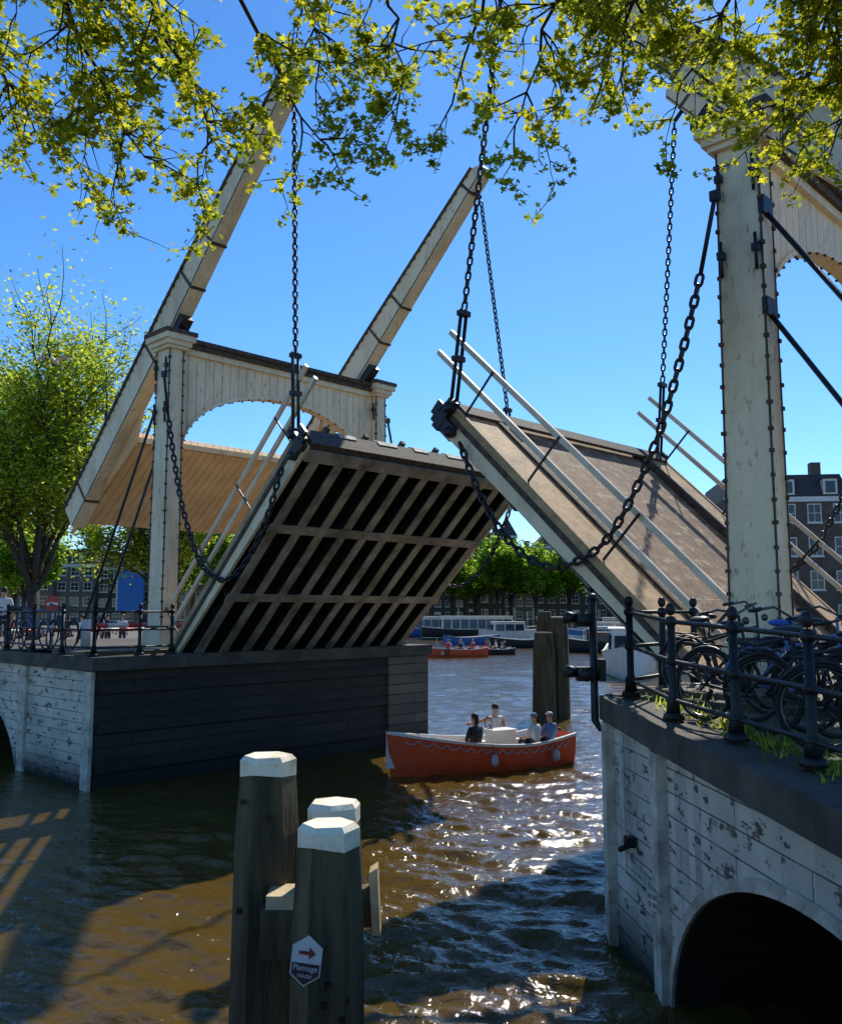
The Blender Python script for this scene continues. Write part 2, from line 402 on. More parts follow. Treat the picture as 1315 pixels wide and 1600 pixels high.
    for t in (-.31,W+.31):
        ch.tube([(.27,t*.8 if t<0 else t,9.35),(.28,t,9.2),(.52,t,8.2)],.035,'iron',6)
        ch.cbox((.27,t,9.25),(.12,.1,.14),'iron')
        chain(ch,cr([(.52,t,8.2),(.85,t,7.1),(1.3,t,5.9),(2.0,t,4.75),(2.6,t,4.35),(3.2,t,4.28),(3.9,t,4.7),(4.5,t,5.5),(5.0,t,6.55)]),.2,.115,.026)
    ch.obj('chains_'+tag,bridge)
SL=Vector((.719,-.695)); TT=Vector((.695,.719))
PL=(-6.13,21.38); PR=(4.43,11.75)
half(PL,SL,TT,44,42.8,6.3,'west')
half(PR,-SL,TT,44,46.5,6.1,'east')
fL=lambda p:(PL[0]+p[0]*SL[0]+p[1]*TT[0],PL[1]+p[0]*SL[1]+p[1]*TT[1],p[2])
# ---------------------------------------------------------------- abutments
ab=MB(fL)
ab.box((-2.0,-2.34,-1),(1.55,7.4,2.38),'darkwall')
ab.box((1.552,5.9,-1),(1.62,7.43,2.36),'greywall')
ab.box((-1.9,-2.40,-1),(1.5,-2.342,2.36),'white')
for s0,s1 in ((-1.95,-1.62),(1.25,1.58)):
    ab.box((s0,-2.47,-1),(s1,-2.402,2.36),'whitetrim')
ab.box((-10.2,-2.52,2.385),(1.72,7.5,2.66),'stone')
pts=[(-10,-2.38,2.37),(-10,-2.38,-1),(-9.3,-2.38,-1)]
for i in range(21):
    a=math.pi*i/20; pts.append((-5.75-3.5*math.cos(a),-2.38,-.2+1.95*math.sin(a)))
pts+=[(-2.2,-2.38,-1),(-2.005,-2.38,-1),(-2.005,-2.38,2.37)]
ab.extr(pts,(0,.6,0),'white')
ab.box((-10,6.5,-1),(-2.01,7.4,2.37),'darkwall')
ab.box((-10.2,-2.3,-1),(-10.01,7.4,2.37),'darkwall')
ab.add([(-30,-2.3,1.72),(-10,-2.3,2.4),(-1,-2.3,2.74),(1.0,-2.3,2.74),(-30,7.3,1.72),(-10,7.3,2.4),(-1,7.3,2.74),(1.0,7.3,2.74)],[(0,1,5,4),(1,2,6,5),(2,3,7,6)],'paving')
ab.box((-.7,-2.3,2.662),(.9,7.3,2.735),'paving')
for z in (.4,1.2,2.0):
    ab.box((1.552,-2.3,z-.09),(1.60,5.88,z+.09),'darkwall')
ab.obj('bridge_abutment')
PQ=(4.3,11.3)
fQ=lambda p:(PQ[0]-p[0]*SL[0]+p[1]*TT[0],PQ[1]-p[0]*SL[1]+p[1]*TT[1],p[2])
ar=MB(fQ)
ar.box((-2.2,-2.2,-1),(.88,7.6,2.38),'darkwall')
ar.box((-2.2,-2.2,2.385),(.95,7.7,2.66),'stone')
ar.box((-4.0,-1.9,2.662),(.8,7.5,2.72),'paving')
ar.obj('bridge_abutment')
Pw=[(2.12,10.35,2.65),(2.28,8.75,2.55),(2.55,5.6,2.42),(2.9,2.3,2.3),(3.4,-6,2.2)]
def wl(y):
    for a,b in zip(Pw[:-1],Pw[1:]):
        if b[1]<=y<=a[1]:
            k=(a[1]-y)/(a[1]-b[1]); return (a[0]+(b[0]-a[0])*k, a[2]+(b[2]-a[2])*k)
    return (Pw[0][0],Pw[0][2]) if y>Pw[0][1] else (Pw[-1][0],Pw[-1][2])
qw=MB()
ys=list(np.linspace(10.35,8.62,5))
ac,hwid=5.95,2.62
ys2=[ac+hwid*math.cos(math.pi*i/36) for i in range(37)]
ys=ys+ys2+[2.3,0,-3,-6]
def bot(y):
    q=(y-ac)/hwid
    return -.1+1.75*math.sqrt(max(0,1-q*q)) if abs(q)<=1 else -1.
for i in range(len(ys)-1):
    a,b=ys[i],ys[i+1]
    if a<=b: continue
    xa,za=wl(a); xb,zb=wl(b); inside=abs((a+b)/2-ac)<hwid
    ba_,bb_=(bot(a),bot(b)) if inside else (-1,-1)
    qw.add([(xa,a,ba_),(xb,b,bb_),(xb,b,zb-.26),(xa,a,za-.26)],[(0,1,2,3)],'white')
    if inside: 
        qw.add([(xa,a,ba_),(xb,b,bb_),(xb+5,b,bb_),(xa+5,a,ba_)],[(0,1,2,3)],'darkwall')
        def o(y,g): 
            q=max(-1,min(1,(y-ac)/hwid)); return (y+g*q*1.0, -.1+1.75*math.sqrt(1-q*q)+g*math.sqrt(1-q*q))
        pa,pb,pc,pd=o(a,0),o(b,0),o(b,.10),o(a,.10)
        qw.add([(wl(p[0])[0]-.03,p[0],p[1]) for p in (pa,pb,pc,pd)]+[(wl(p[0])[0]+.03,p[0],p[1]) for p in (pa,pb,pc,pd)],[(0,1,2,3),(0,1,5,4),(2,3,7,6)],'whitetrim')
    qw.add([(xa-.1,a,za-.26),(xb-.1,b,zb-.26),(xb-.1,b,zb),(xa-.1,a,za),(xa+.6,a,za-.26),(xb+.6,b,zb-.26),(xb+.6,b,zb),(xa+.6,a,za)],[(0,1,2,3),(3,2,6,7),(0,1,5,4)],'stone')
x_,_=wl(ac)
qw.box((x_+4.5,ac-3,-1),(x_+4.7,ac+3,2.2),'under')  # near-black panel closing the arch, colour stands in for the shade inside
for y,wd in ((8.72,.13),(10.25,.10)):
    x,z=wl(y); qw.box((x-.09,y-wd,-1),(x+.02,y+wd,z-.28),'whitetrim')
for k in range(3):
    qw.tube([(wl(9.9)[0]-.05,9.75-.07*k,2.3),(wl(9.9)[0]-.05,9.75-.07*k,1.05-.07*k),(wl(9)[0]-.06,9.0,1.0-.07*k),(wl(9)[0]-.13,8.7,1.0-.07*k),(wl(9)[0]-.1,8.5,1.02-.07*k)],.014,'whitetrim',6)
qw.cbox((wl(9.4)[0]-.08,9.5,1.25),(.1,.12,.1),'iron'); qw.tube([(wl(9.4)[0]-.1,9.5,1.2),(wl(9.4)[0]-.2,9.4,1.2)],.03,'iron',6)
qw.obj('quay_wall')
# ---------------------------------------------------------------- grounds
g=MB()
gp=[(wl(y)[0]+.55,y,wl(y)[1]-.004) for y in (10.2,8.75,7,5.6,4,2.3,-6)]
for a,b in zip(gp[:-1],gp[1:]):
    g.add([a,b,(60,b[1]-30,b[2]),(60,a[1]-30,a[2])],[(0,1,2,3)],'paving')
g.add([(2.7,10.2,2.64),fQ((-2,7.4,2.64)),fQ((-60,7.4,2.64)),(60,-19.8,2.64)],[(0,1,2,3)],'paving')
g.obj('pavement',recalc=False)
g=MB()
g.add([(-14,2.3,-1),(2.9,2.3,-1),(2.9,2.3,2.0),(-14,2.3,2.0)],[(0,1,2,3)],'darkwall')
g.add([(-14,2.3,2.0),(2.9,2.3,2.0),(3.4,-40,2.0),(-14,-40,2.0)],[(0,1,2,3)],'paving')
g.obj('quay')
def land(name,poly,z,m='paving',wall='stone'):
    g=MB(); n=len(poly); g.add([(x,y,z) for x,y in poly],[tuple(range(n))],m)
    for i in range(n):
        a,b=poly[i],poly[(i+1)%n]; g.add([(a[0],a[1],-1),(b[0],b[1],-1),(b[0],b[1],z),(a[0],a[1],z)],[(0,1,2,3)],wall)
    return g.obj(name)
land('river_bank',[(-38,2),(-14.6,26.1),(-5.5,35.5),(-9,149),(-400,149),(-400,2)],1.7)
land('river_bank',[(19,62),(90,45),(140,149),(26,149)],1.7)
land('ground',[(-1500,150),(1500,150),(1500,2500),(-1500,2500)],1.72)
# ---------------------------------------------------------------- water
def water():
    rows=[1.5]
    while rows[-1]<420: rows.append(rows[-1]+max(.035,rows[-1]*.0048))
    rows=np.array(rows); nc=620
    rt=np.linspace(-1,1,nc)
    Y=np.repeat(rows[:,None],nc,1); X=rt[None,:]*(Y*.62+2.5)
    Z=np.zeros_like(X)
    sp=np.maximum(rows*.0048,.035)[:,None]
    rs=np.random.RandomState(5)
    for i in range(80):
        lam=.16*(11**rs.rand()); th=rs.normal(rad(20),.5); k=2*math.pi/lam
        amp=lam*.0078*(1.1 if lam<.7 else .5)
        ph=rs.rand()*6.28
        fade=np.clip((lam/sp-2.5)/4,0,1)
        w=X*math.sin(th)+Y*math.cos(th)
        ws=k*w+ph+.7*np.sin(.35*X+.21*Y+i)
        Z+=amp*fade*(np.sin(ws)+.35*np.sin(2*ws+.9))
    calm=.30+.45*(.5+.5*np.sin(.33*X+.9*np.sin(.21*Y)+.4*Y*.3))+.5*np.clip((X+1.5)/4,0,1)
    Z*=calm
    me=D.meshes.new('water'); nr=len(rows)
    V=np.stack([X,Y,Z],-1).reshape(-1,3)
    idx=np.arange(nr*nc).reshape(nr,nc)
    F=np.stack([idx[:-1,:-1],idx[:-1,1:],idx[1:,1:],idx[1:,:-1]],-1).reshape(-1,4)
    me.vertices.add(len(V)); me.vertices.foreach_set('co',V.ravel())
    me.loops.add(F.size); me.loops.foreach_set('vertex_index',F.ravel())
    me.polygons.add(len(F)); me.polygons.foreach_set('loop_start',np.arange(0,F.size,4)); me.polygons.foreach_set('loop_total',np.full(len(F),4))
    me.polygons.foreach_set('use_smooth',np.ones(len(F),bool)); me.update(); me.validate()
    m,nt,b=newmat('canal_water')
    b.inputs['Base Color'].default_value=(.098,.060,.012,1); b.inputs['Roughness'].default_value=.07; b.inputs['IOR'].default_value=1.34
    g=N(nt,'ShaderNodeNewGeometry')
    n1=N(nt,'ShaderNodeTexNoise'); n1.inputs['Scale'].default_value=7; n1.inputs['Detail'].default_value=4; n1.inputs['Roughness'].default_value=.55; n1.inputs['Distortion'].default_value=.5
    nt.links.new(g.outputs['Position'],n1.inputs['Vector'])
    n2=N(nt,'ShaderNodeTexNoise'); n2.inputs['Scale'].default_value=2.4; n2.inputs['Detail'].default_value=2
    nt.links.new(g.outputs['Position'],n2.inputs['Vector'])
    ad=N(nt,'ShaderNodeMath',operation='MULTIPLY_ADD'); ad.inputs[1].default_value=.9; nt.links.new(n2.outputs['Fac'],ad.inputs[0]); nt.links.new(n1.outputs['Fac'],ad.inputs[2])
    bp=N(nt,'ShaderNodeBump'); bp.inputs['Strength'].default_value=.65; bp.inputs['Distance'].default_value=.05
    nt.links.new(ad.outputs[0],bp.inputs['Height']); nt.links.new(bp.outputs[0],b.inputs['Normal'])
    me.materials.append(m)
    o=D.objects.new('water',me); C.collection.objects.link(o)
    s=D.meshes.new('water_far'); s.from_pydata([(-2500,-60,-.35),(2500,-60,-.35),(2500,2500,-.35),(-2500,2500,-.35)],[],[(0,1,2,3)]); s.materials.append(m)
    o2=D.objects.new('water_sheet',s); C.collection.objects.link(o2); o2.parent=o
water()
# ---------------------------------------------------------------- railings
def railing(name,posts,h=1.0,pr=.04,f=None,rails=(.93,.55,.18)):
    mb=MB(f)
    for p in posts:
        x,y,z=p
        mb.tube([(x,y,z),(x,y,z+.06)],[.11,.09],'iron',8)
        mb.tube([(x,y,z+.06),(x,y,z+.2),(x,y,z+.24),(x,y,z+h*.98)],[.07,.055,pr,pr],'iron',8)
        for q in rails: mb.ell((x,y,z+q),(pr*1.6,pr*1.6,pr*1.4),'iron',8,6)
        mb.ell((x,y,z+h+.05),(.05,.05,.065),'iron',8,6)
    for q in rails:
        mb.tube([(p[0],p[1],p[2]+q) for p in posts],.022,'iron',6)
    return mb.obj(name)
railing('iron_railing',[(2.33,10.1,2.66),(2.42,8.75,2.57),(2.62,7.6,2.53),(2.82,6.6,2.49),(3.0,5.0,2.43),(3.2,3.6,2.38),(3.4,2.0,2.33),(3.6,0,2.25)])
railing('iron_railing',[(2.33,10.1,2.66),tuple(fQ((.75,-1.2,2.66))),tuple(fQ((.7,-.5,2.66)))])
railing('iron_railing',[(s,-2.35,2.66-max(0,(-s-8))*.04) for s in (1.4,-.1,-1.6,-3.1,-4.6,-6.1,-7.6,-9.1,-10.6)],f=fL)
railing('iron_railing',[(1.4,-2.35,2.66),(1.35,-1.3,2.66),(1.3,-.5,2.66)],f=fL)
# ---------------------------------------------------------------- mooring piles
def hexpile(name,x,y,r,top,rot=0,capc='pilecap',n=6,z0=-1.,lean=(0,0)):
    mb=MB(); rnd=random.Random(int(x*1000+y*77))
    jit=[1+rnd.uniform(-.05,.05) for _ in range(n)]
    def ring(rr,z,dz=0): return [(x+lean[0]*(z-top)+rr*jit[i]*math.cos(rot+2*math.pi*i/n),y+lean[1]*(z-top)+rr*jit[i]*math.sin(rot+2*math.pi*i/n),z+dz*math.sin(i*2.1+x)) for i in range(n)]
    def st(r0,za,r1,zb,m,d0=0,d1=0):
        mb.add(ring(r0,za,d0)+ring(r1,zb,d1),[tuple(range(n)),tuple(range(n,2*n))]+[(i,(i+1)%n,n+(i+1)%n,n+i) for i in range(n)],m)
    st(r*1.38,z0,r*1.16,top-.5,'pile'); st(r*1.16,top-.5,r,top-.11,'pile')
    st(r*1.02,top-.12,r*1.02,top-.03,capc,.02); st(r*1.02,top-.0299,r*.86,top+.0,capc)
    for k in range(4):
        a=-math.pi/2+rnd.uniform(-.9,.9); z=top-rnd.uniform(.25,1.3); rr=r*1.1
        mb.cbox((x+rr*math.cos(a),y+rr*math.sin(a),z),(.03,.03,.03),'iron')
    return mb
hexpile('mooring_pile',-1.02,6.1,.182,2.65,rot=.2).obj('mooring_pile')
hexpile('mooring_pile',-.565,6.0,.175,2.37,rot=.5).obj('mooring_pile')
p2=hexpile('mooring_pile',-.515,5.15,.168,2.43,rot=.12)
p2.cbox((-.50,5.55,1.75),(.16,.5,.16),'pile')
p2.obj('mooring_pile')
bm_=MB(); bm_.box((-.95,5.72,1.78),(-.6,5.98,1.86),'lightwood'); bm_.box((-.98,5.70,1.5),(-.6,6.0,1.778),'pile')
bm_.hexa([(-.30,5.75,1.62),(-.25,5.75,1.62),(-.25,5.9,1.62),(-.30,5.9,1.62),(-.32,5.75,1.99),(-.27,5.75,2.02),(-.27,5.9,2.02),(-.32,5.9,1.99)],'lightwood')
bm_.box((-.45,5.8,1.65),(-.305,5.9,1.88),'pile')
bm_.obj('timber_fender_board')
for (x,y,top,r) in ((4.15,30.6,2.9,.33),(4.75,31.2,3.4,.3),(4.35,31.9,3.6,.28)):
    hexpile('mooring_pile',x,y,r,top,rot=.3,capc='pile').obj('mooring_pile')
def textobj(txt,size,mat,parent,mtx,ex=.001):
    cu=D.curves.new('letters','FONT'); cu.body=txt; cu.size=size; cu.align_x='CENTER'; cu.align_y='CENTER'; cu.extrude=ex
    cu.materials.append(M[mat]); o=D.objects.new('letters',cu); C.collection.objects.link(o); o.parent=parent; o.matrix_local=mtx; return o
sg=empty('route_sign',Matrix.Translation((-.605,4.955,1.765))@Matrix.Rotation(rad(-5),4,'Z')@Matrix.Rotation(rad(6),4,'Y')@Matrix.Rotation(rad(-2),4,'X')@Matrix.Scale(.95,4))
pl=MB(); w,h=.085,.135
hexp=[(-w,0,-h*.55),(0,0,-h),(w,0,-h*.55),(w,0,h*.55),(0,0,h),(-w,0,h*.55)]
pl.extr(hexp,(0,.008,0),'winwhite')
low=[(-w*.92,-.003,-h*.52),(0,-.003,-h*.93),(w*.92,-.003,-h*.52),(w*.92,-.003,-.012),(-w*.92,-.003,-.012)]
M['signdark']=simple('sign_dark_band',(.07,.035,.035),None,.5,3)
M['signred']=simple('sign_arrow_red',(.32,.03,.03),None,.5,3)
pl.extr(low,(0,.002,0),'signdark')
pl.extr([(-.045,-.004,.052),(.012,-.004,.052),(.012,-.004,.075),(.05,-.004,.043),(.012,-.004,.011),(.012,-.004,.034),(-.045,-.004,.034)],(0,.002,0),'signred')
o=pl.obj('plate'); o.parent=sg
R=Matrix.Rotation(rad(90),4,'X')
textobj('Plantage',.042,'winwhite',sg,Matrix.Translation((0,-.006,-.036))@R)
textobj('route',.036,'winwhite',sg,Matrix.Translation((0,-.006,-.075))@R)
# ---------------------------------------------------------------- people
def person_mesh(name,pose,shirt,hair,pants='pants',cap=None,longh=False):
    if pose=='stand':
        J={'pel':(0,0,.95),'bel':(0,0,1.1),'che':(.01,0,1.32),'nb':(0,0,1.45),'nk':(.01,0,1.5),'h1':(.02,0,1.6),'h2':(.01,0,1.68)}
        arm=lambda s:[(0,s*.18,1.40),(-.01,s*.24,1.14),(.07,s*.26,.90)]
        leg=lambda s:[(0,s*.09,.9),(.02,s*.1,.5),(-.01,s*.1,.09),(.15,s*.12,.04)]
    else:
        J={'pel':(0,0,.10),'bel':(-.02,0,.25),'che':(.0,0,.44),'nb':(.0,0,.57),'nk':(.02,0,.62),'h1':(.04,0,.72),'h2':(.03,0,.80)}
        rc=pose=='reach'
        def arm(s):
            if rc and s<0: return [(0,s*.19,.52),(-.05,s*.44,.44),(-.02,s*.68,.42)]
            return [(0,s*.19,.52),(.06,s*.26,.27),(.3,s*.19,.22)]
        leg=lambda s:[(.03,s*.09,.09),(.42,s*.13,.14),(.44,s*.13,-.26),(.58,s*.14,-.31)]
    vs=[];es=[];rr=[];lab=[]
    def addv(p,r,l,par=None):
        vs.append(p); rr.append(r); lab.append(l); i=len(vs)-1
        if par is not None: es.append((par,i))
        return i
    a=addv(J['pel'],(.13,.16),'p'); b=addv(J['bel'],(.11,.145),'s',a); c=addv(J['che'],(.12,.17),'s',b)
    d=addv(J['nb'],(.075,.085),'s',c); e=addv(J['nk'],(.055,.055),'k',d); h1=addv(J['h1'],(.085,.075),'k',e); h2=addv(J['h2'],(.085,.078),'h',h1)
    hands=[]
    for s in (-1,1):
        A=arm(s); i=addv(A[0],(.065,.065),'s',c); i=addv(A[1],(.045,.045),'s' if pose!='reach' else 'k',i); i=addv(A[2],(.028,.028),'k',i)
        hands.append((Vector(A[1]),Vector(A[2]),s))
        L=leg(s); i=addv(L[0],(.09,.09),'p',a); i=addv(L[1],(.065,.065),'p',i); i=addv(L[2],(.042,.042),'p',i); i=addv(L[3],(.04,.04),'f',i)
    me=D.meshes.new('tmp'); me.from_pydata(vs,es,[]); o=D.objects.new('tmp',me); C.collection.objects.link(o)
    md=o.modifiers.new('s','SKIN'); 
    if not me.skin_vertices:
        bm=bmesh.new(); bm.from_mesh(me); bm.verts.layers.skin.verify(); bm.to_mesh(me); bm.free()
    for i,r in enumerate(rr): me.skin_vertices[0].data[i].radius=r; me.skin_vertices[0].data[i].use_root=(i==0)
    o.modifiers.new('ss','SUBSURF').levels=2
    C.view_layer.update(); dg=C.evaluated_depsgraph_get(); em=D.meshes.new_from_object(o.evaluated_get(dg))
    mb=MB(); V=[tuple(v.co) for v in em.vertices]
    segs=[(Vector(vs[i]),Vector(vs[j]),lab[j]) for i,j in es]
    groups={}
    for p in em.polygons:
        cpt=p.center; best=None;bd=9
        for s0,s1,l in segs:
            dd=s1-s0; t=max(0,min(1,(cpt-s0).dot(dd)/max(1e-9,dd.length_squared))); q=(cpt-(s0+dd*t)).length
            if q<bd: bd=q;best=l
        groups.setdefault(best,[]).append(tuple(p.vertices))
    mm={'p':pants,'s':shirt,'k':'skin','h':'skin','f':'black'}
    b0=len(mb.V); mb.V+=V
    for l,fs in groups.items():
        mi=mb.mi(mm[l])
        for q in fs: mb.F.append([b0+k for k in q]); mb.I.append(mi); mb.S.append(True)
    D.objects.remove(o); D.meshes.remove(me)
    hc=Vector(J['h1'])*.45+Vector(J['h2'])*.55
    mb.ell((hc.x+.085,0,hc.z-.01),(.022,.014,.022),'skin',6,5)
    for s in (-1,1):
        mb.ell((hc.x+.078,s*.03,hc.z+.015),(.01,.012,.008),'black',6,4); mb.ell((hc.x,s*.082,hc.z),(.018,.01,.028),'skin',6,5)
    mb.ell((hc.x+.076,0,hc.z-.05),(.008,.022,.006),'red',6,4)
    mb.ell((hc.x-.018,0,hc.z+.04),(.095,.09,.09),hair,12,8)
    if longh: mb.ell((hc.x-.07,0,hc.z-.05),(.05,.075,.13),hair,10,6)
    if cap:
        mb.ell((hc.x-.008,0,hc.z+.065),(.1,.092,.07),cap,12,6); mb.ell((hc.x+.1,0,hc.z+.06),(.06,.06,.01),cap,8,4)
    for el,wr,s in hands:
        d=(wr-el).normalized(); side=Vector((0,s,0)); side=(side-d*side.dot(d)).normalized()
        if side.length<.5: side=Vector((1,0,0))
        nn=d.cross(side)
        mb.tube([wr,wr+d*.03,wr+d*.085],[.026,.034,.036],'skin',8)
        for k,(off,ln) in enumerate(((-.028,.065),(-.01,.078),(.01,.072),(.027,.055))):
            q=wr+d*.08+side*off; mb.tube([q,q+d*ln*.5,q+d*ln*.85+nn*.02],[.0095,.009,.007],'skin',5)
        q=wr+d*.03-side*.03; mb.tube([q,q-side*.025+d*.03,q-side*.03+d*.055],[.011,.01,.008],'skin',5)
    return mb.mesh(name)
PM={}
def person(x,y,z,az,pose,shirt,hair,cap=None,longh=False,sc=1.,pants='pants'):
    key=(pose,shirt,hair,cap,longh,pants)
    if key not in PM: PM[key]=person_mesh('person',*[pose,shirt,hair,pants,cap,longh])
    o=D.objects.new('person',PM[key]); C.collection.objects.link(o); o.matrix_world=place(x,y,z,az,sc); return o
# ---------------------------------------------------------------- boats
def hull(mb,L,B,fb,bow,m,mi='boatwhite',floor=.18,thick=.06,stern=.8,trim='boatwhite'):
    n=18; secs=[]
    for i in range(n+1):
        u=i/n; x=-L/2+L*u
        bw=B/2*(stern+(1-stern)*min(1,u/.35)) if u<.35 else B/2*max(0.0,1-((u-.35)/.65)**2.4)
        bw=max(bw,.02)
        zt=fb+(bow-fb)*max(0,(u-.25)/.75)**2+.25*max(0,(.3-u)/.3)**1.5*fb
        rake=.25*max(0,(u-.7)/.3)**2
        sec=[]
        for k,(fy,fz) in enumerate(((0,-.25),(.62,-.22),(.86,.05),(.95,.45),(1,1))):
            zz=-.25+(zt+.25)*((fz+.25)/1.25 if k else 0)
            sec.append((x+rake*(k/4),bw*fy*(1 if u<.95 else .9),zz))
        secs.append((sec,bw,zt,x+rake))
    k=5
    for sd in (1,-1):
        vs=[(p[0],sd*p[1],p[2]) for s in secs for p in s[0]]
        fs=[(i*k+j,(i+1)*k+j,(i+1)*k+j+1,i*k+j+1) for i in range(n) for j in range(k-1)]
        mb.add(vs,fs,m,True)
        iv=[];
        for s,bw,zt,x in secs:
            b2=max(.0,bw-thick); iv+= [(x-.0,sd*bw*1.02,zt-.04),(x,sd*bw*1.03,zt+.02),(x,sd*b2,zt+.02),(x,sd*b2*.9,min(floor,zt-.05)),(x,0,min(floor,zt-.05))]
        mb.add(iv,[(i*5+j,(i+1)*5+j,(i+1)*5+j+1,i*5+j+1) for i in range(n) for j in range(2)],trim)
        mb.add(iv,[(i*5+j,(i+1)*5+j,(i+1)*5+j+1,i*5+j+1) for i in range(n) for j in range(2,4)],mi)
    s=secs[0][0]; mb.add([(p[0],p[1],p[2]) for p in s]+[(p[0],-p[1],p[2]) for p in s[::-1]],[tuple(range(10))],m)
    return secs
bt=MB()
L,B_=4.5,1.75
secs=hull(bt,L,B_,.56,.96,'orange')
def sc_at(u):
    a=secs[int(u)];b=secs[min(int(u)+1,18)]; k=u-int(u); return [a[j]+(b[j]-a[j])*k for j in (1,2,3)]
dk=[sc_at(u) for u in (14,15,16,17,18)]
bt.add([(x,max(.0,b-.05),z-.03) for b,z,x in dk]+[(x,-max(.0,b-.05),z-.03) for b,z,x in dk[::-1]],[tuple(range(10))],'boatwhite')
b0,z0,x0=dk[0]; bt.box((x0-.02,-b0*.8,.2),(x0+.0,b0*.8,z0-.04),'boatwhite')
bt.box((-2.1,-.58,.2),(-1.75,.58,.5),'boatwhite'); bt.box((-1.75,-.68,.2),(.7,-.42,.50),'boatwhite'); bt.box((-1.75,.42,.2),(.7,.68,.50),'boatwhite')
bt.box((-.85,-.2,.2),(-.25,.2,.80),'boatwhite'); bt.box((-.88,-.23,.801),(-.22,.23,.84),'boatwhite'); bt.tube([(-.3,0,.84),(-.22,0,.98)],.015,'black',5)
bt.tube([(-.2+.13*0,.14*math.cos(a),1.0+.14*math.sin(a)) for a in np.linspace(0,6.283,14,endpoint=False)],.012,'black',5,closed=True)
bt.tube([(-2.32,0,-.1),(-2.32,0,.75)],.04,'black',6); bt.tube([(-2.32,0,.75),(-1.8,.1,.8)],.02,'varnish',6)
for sd in (1,-1):
    pts=[]
    for i in range(1,17):
        for q in range(6):
            u=i+q/6; bw,zt,x=sc_at(u)
            pts.append((x,sd*(bw*1.0+.01),zt-.09-abs(math.sin(u*math.pi))*.10))
    bt.tube(pts,.010,'fender',5)
    for i in (3,10):
        bw,zt,x=sc_at(i)
        bt.ell((x,sd*(bw+.10),zt-.33),(.08,.08,.14),'fender',10,8); bt.tube([(x,sd*(bw+.1),zt-.2),(x,sd*bw,zt+.03)],.012,'black',4)
bx,by=1.40,21.3; baz=180+90-60
bt.obj('motor_boat',None,place(bx,by,0,baz))
def onboat(lx,ly,lz): return place(bx,by,0,baz)@Vector((lx,ly,lz))
for lx,ly,az,pose,sh,ha,cap,lh in ((.5,.52,-75,'sit','shirtk','hair',None,True),(-.75,-.52,85,'reach','shirtw','hair',None,False),(-1.15,.53,-75,'sit','shirtw','hairl','shirtb',False),(-1.62,.52,-85,'sit','shirtb','hairl','shirtw',False)):
    p=onboat(lx,ly,.47 if pose=='sit' else .53); person(p.x,p.y,p.z,baz+az,pose,sh,ha,cap,lh,sc=.95 if cap is None else .85)
def genboat(name,x,y,az,L,B,fb,bow,hm,cab=None,cm='boatwhite',trim='boatwhite'):
    mb=MB(); hull(mb,L,B,fb,bow,hm,trim=trim)
    if cab:
        x0,x1,hc=cab; z0=fb*.6; b=B*.38
        mb.hexa([(x0,-b,z0),(x1,-b*.9,z0),(x1,b*.9,z0),(x0,b,z0),(x0+.1,-b*.92,fb+hc),(x1-.25,-b*.8,fb+hc),(x1-.25,b*.8,fb+hc),(x0+.1,b*.92,fb+hc)],cm)
        mb.box((x0-.05,-b*1.0,fb+hc+.002),(x1-.15,b*1.0,fb+hc+.07),cm)
        k=max(2,int((x1-x0)/1.1)); 
        for i in range(k):
            a=x0+.25+(x1-x0-.5)*i/k; e=a+(x1-x0-.5)/k-.18
            for sd in (-1,1): mb.hexa([(a,sd*(b*1.01),fb+.1),(e,sd*(b*1.01),fb+.1),(e,sd*(b*.85),fb+.1),(a,sd*b*.85,fb+.1),(a,sd*(b*.97),fb+hc*.78),(e,sd*(b*.95),fb+hc*.78),(e,sd*(b*.8),fb+hc*.78),(a,sd*b*.8,fb+hc*.78)],'glass')
        mb.box((x1-.12,-b*.7,fb+.15),(x1-.0,b*.7,fb+hc*.75),'glass')
        mb.box((x0-.03,-b*.6,fb+.15),(x0+.06,b*.6,fb+hc*.75),'glass')
        mb.tube([(x1+.3,0,fb),(x1+.3,0,fb+hc+1.2)],.03,'winwhite',5)
    else:
        for q in (-.3,-.1,.1,.28): mb.box((L*q-.15,-B*.4,.2),(L*q+.15,B*.4,fb*.75),'lightwood')
    return mb.obj(name,None,place(x,y,0,az))
genboat('tour_boat',2.7,72,205,5.2,2.0,.6,.8,'orange')
for i in range(7):
    a=-1.9+i*.55; m=place(2.7,72,0,205)@Vector((a,(.45 if i%2 else -.45),.5)); person(m.x,m.y,m.z,200+30*(i%3),'sit',('shirtw','shirtr','shirtb','shirtk')[i%4],('hair','hairl')[i%2])
genboat('rowing_boat',6.0,76,190,3.6,1.6,.45,.6,'black')
for i in range(3):
    m=place(6.0,76,0,190)@Vector((-1.1+i*.8,0,.4)); person(m.x,m.y,m.z,190,'sit',('shirtk','shirtw','shirtr')[i],'hair')
genboat('cabin_cruiser',11.75,51,258,8.5,3.1,1.3,1.8,'boatwhite',(-2.8,2.2,1.3))
genboat('houseboat',8.5,118,5,17,4.2,1.3,1.8,'black',(-6,3.5,1.6))
genboat('houseboat',18.5,122,182,14,4,1.3,1.6,'blueboat',(-5,3,1.5))
genboat('canal_barge',2,128,0,13,4.2,1.2,1.6,'blueboat',(-5,3,1.6))
genboat('canal_barge',15.2,80,165,6.5,2.4,.9,1.4,'black',(-2.3,.5,.8),'varnish','black')
genboat('cabin_cruiser',11,108,10,8,2.6,1.2,1.6,'boatwhite',(-2.6,1.5,1.1))
genboat('cabin_cruiser',21,104,170,8,2.6,1.2,1.6,'blueboat',(-2.6,1.5,1.1))
genboat('sloop',5.5,98,15,6,2.2,.8,1.1,'blueboat')
genboat('sloop',14.5,95,190,6,2.2,.8,1.1,'boatwhite')
genboat('sloop',9.5,90,175,5,2.0,.8,1.1,'black')
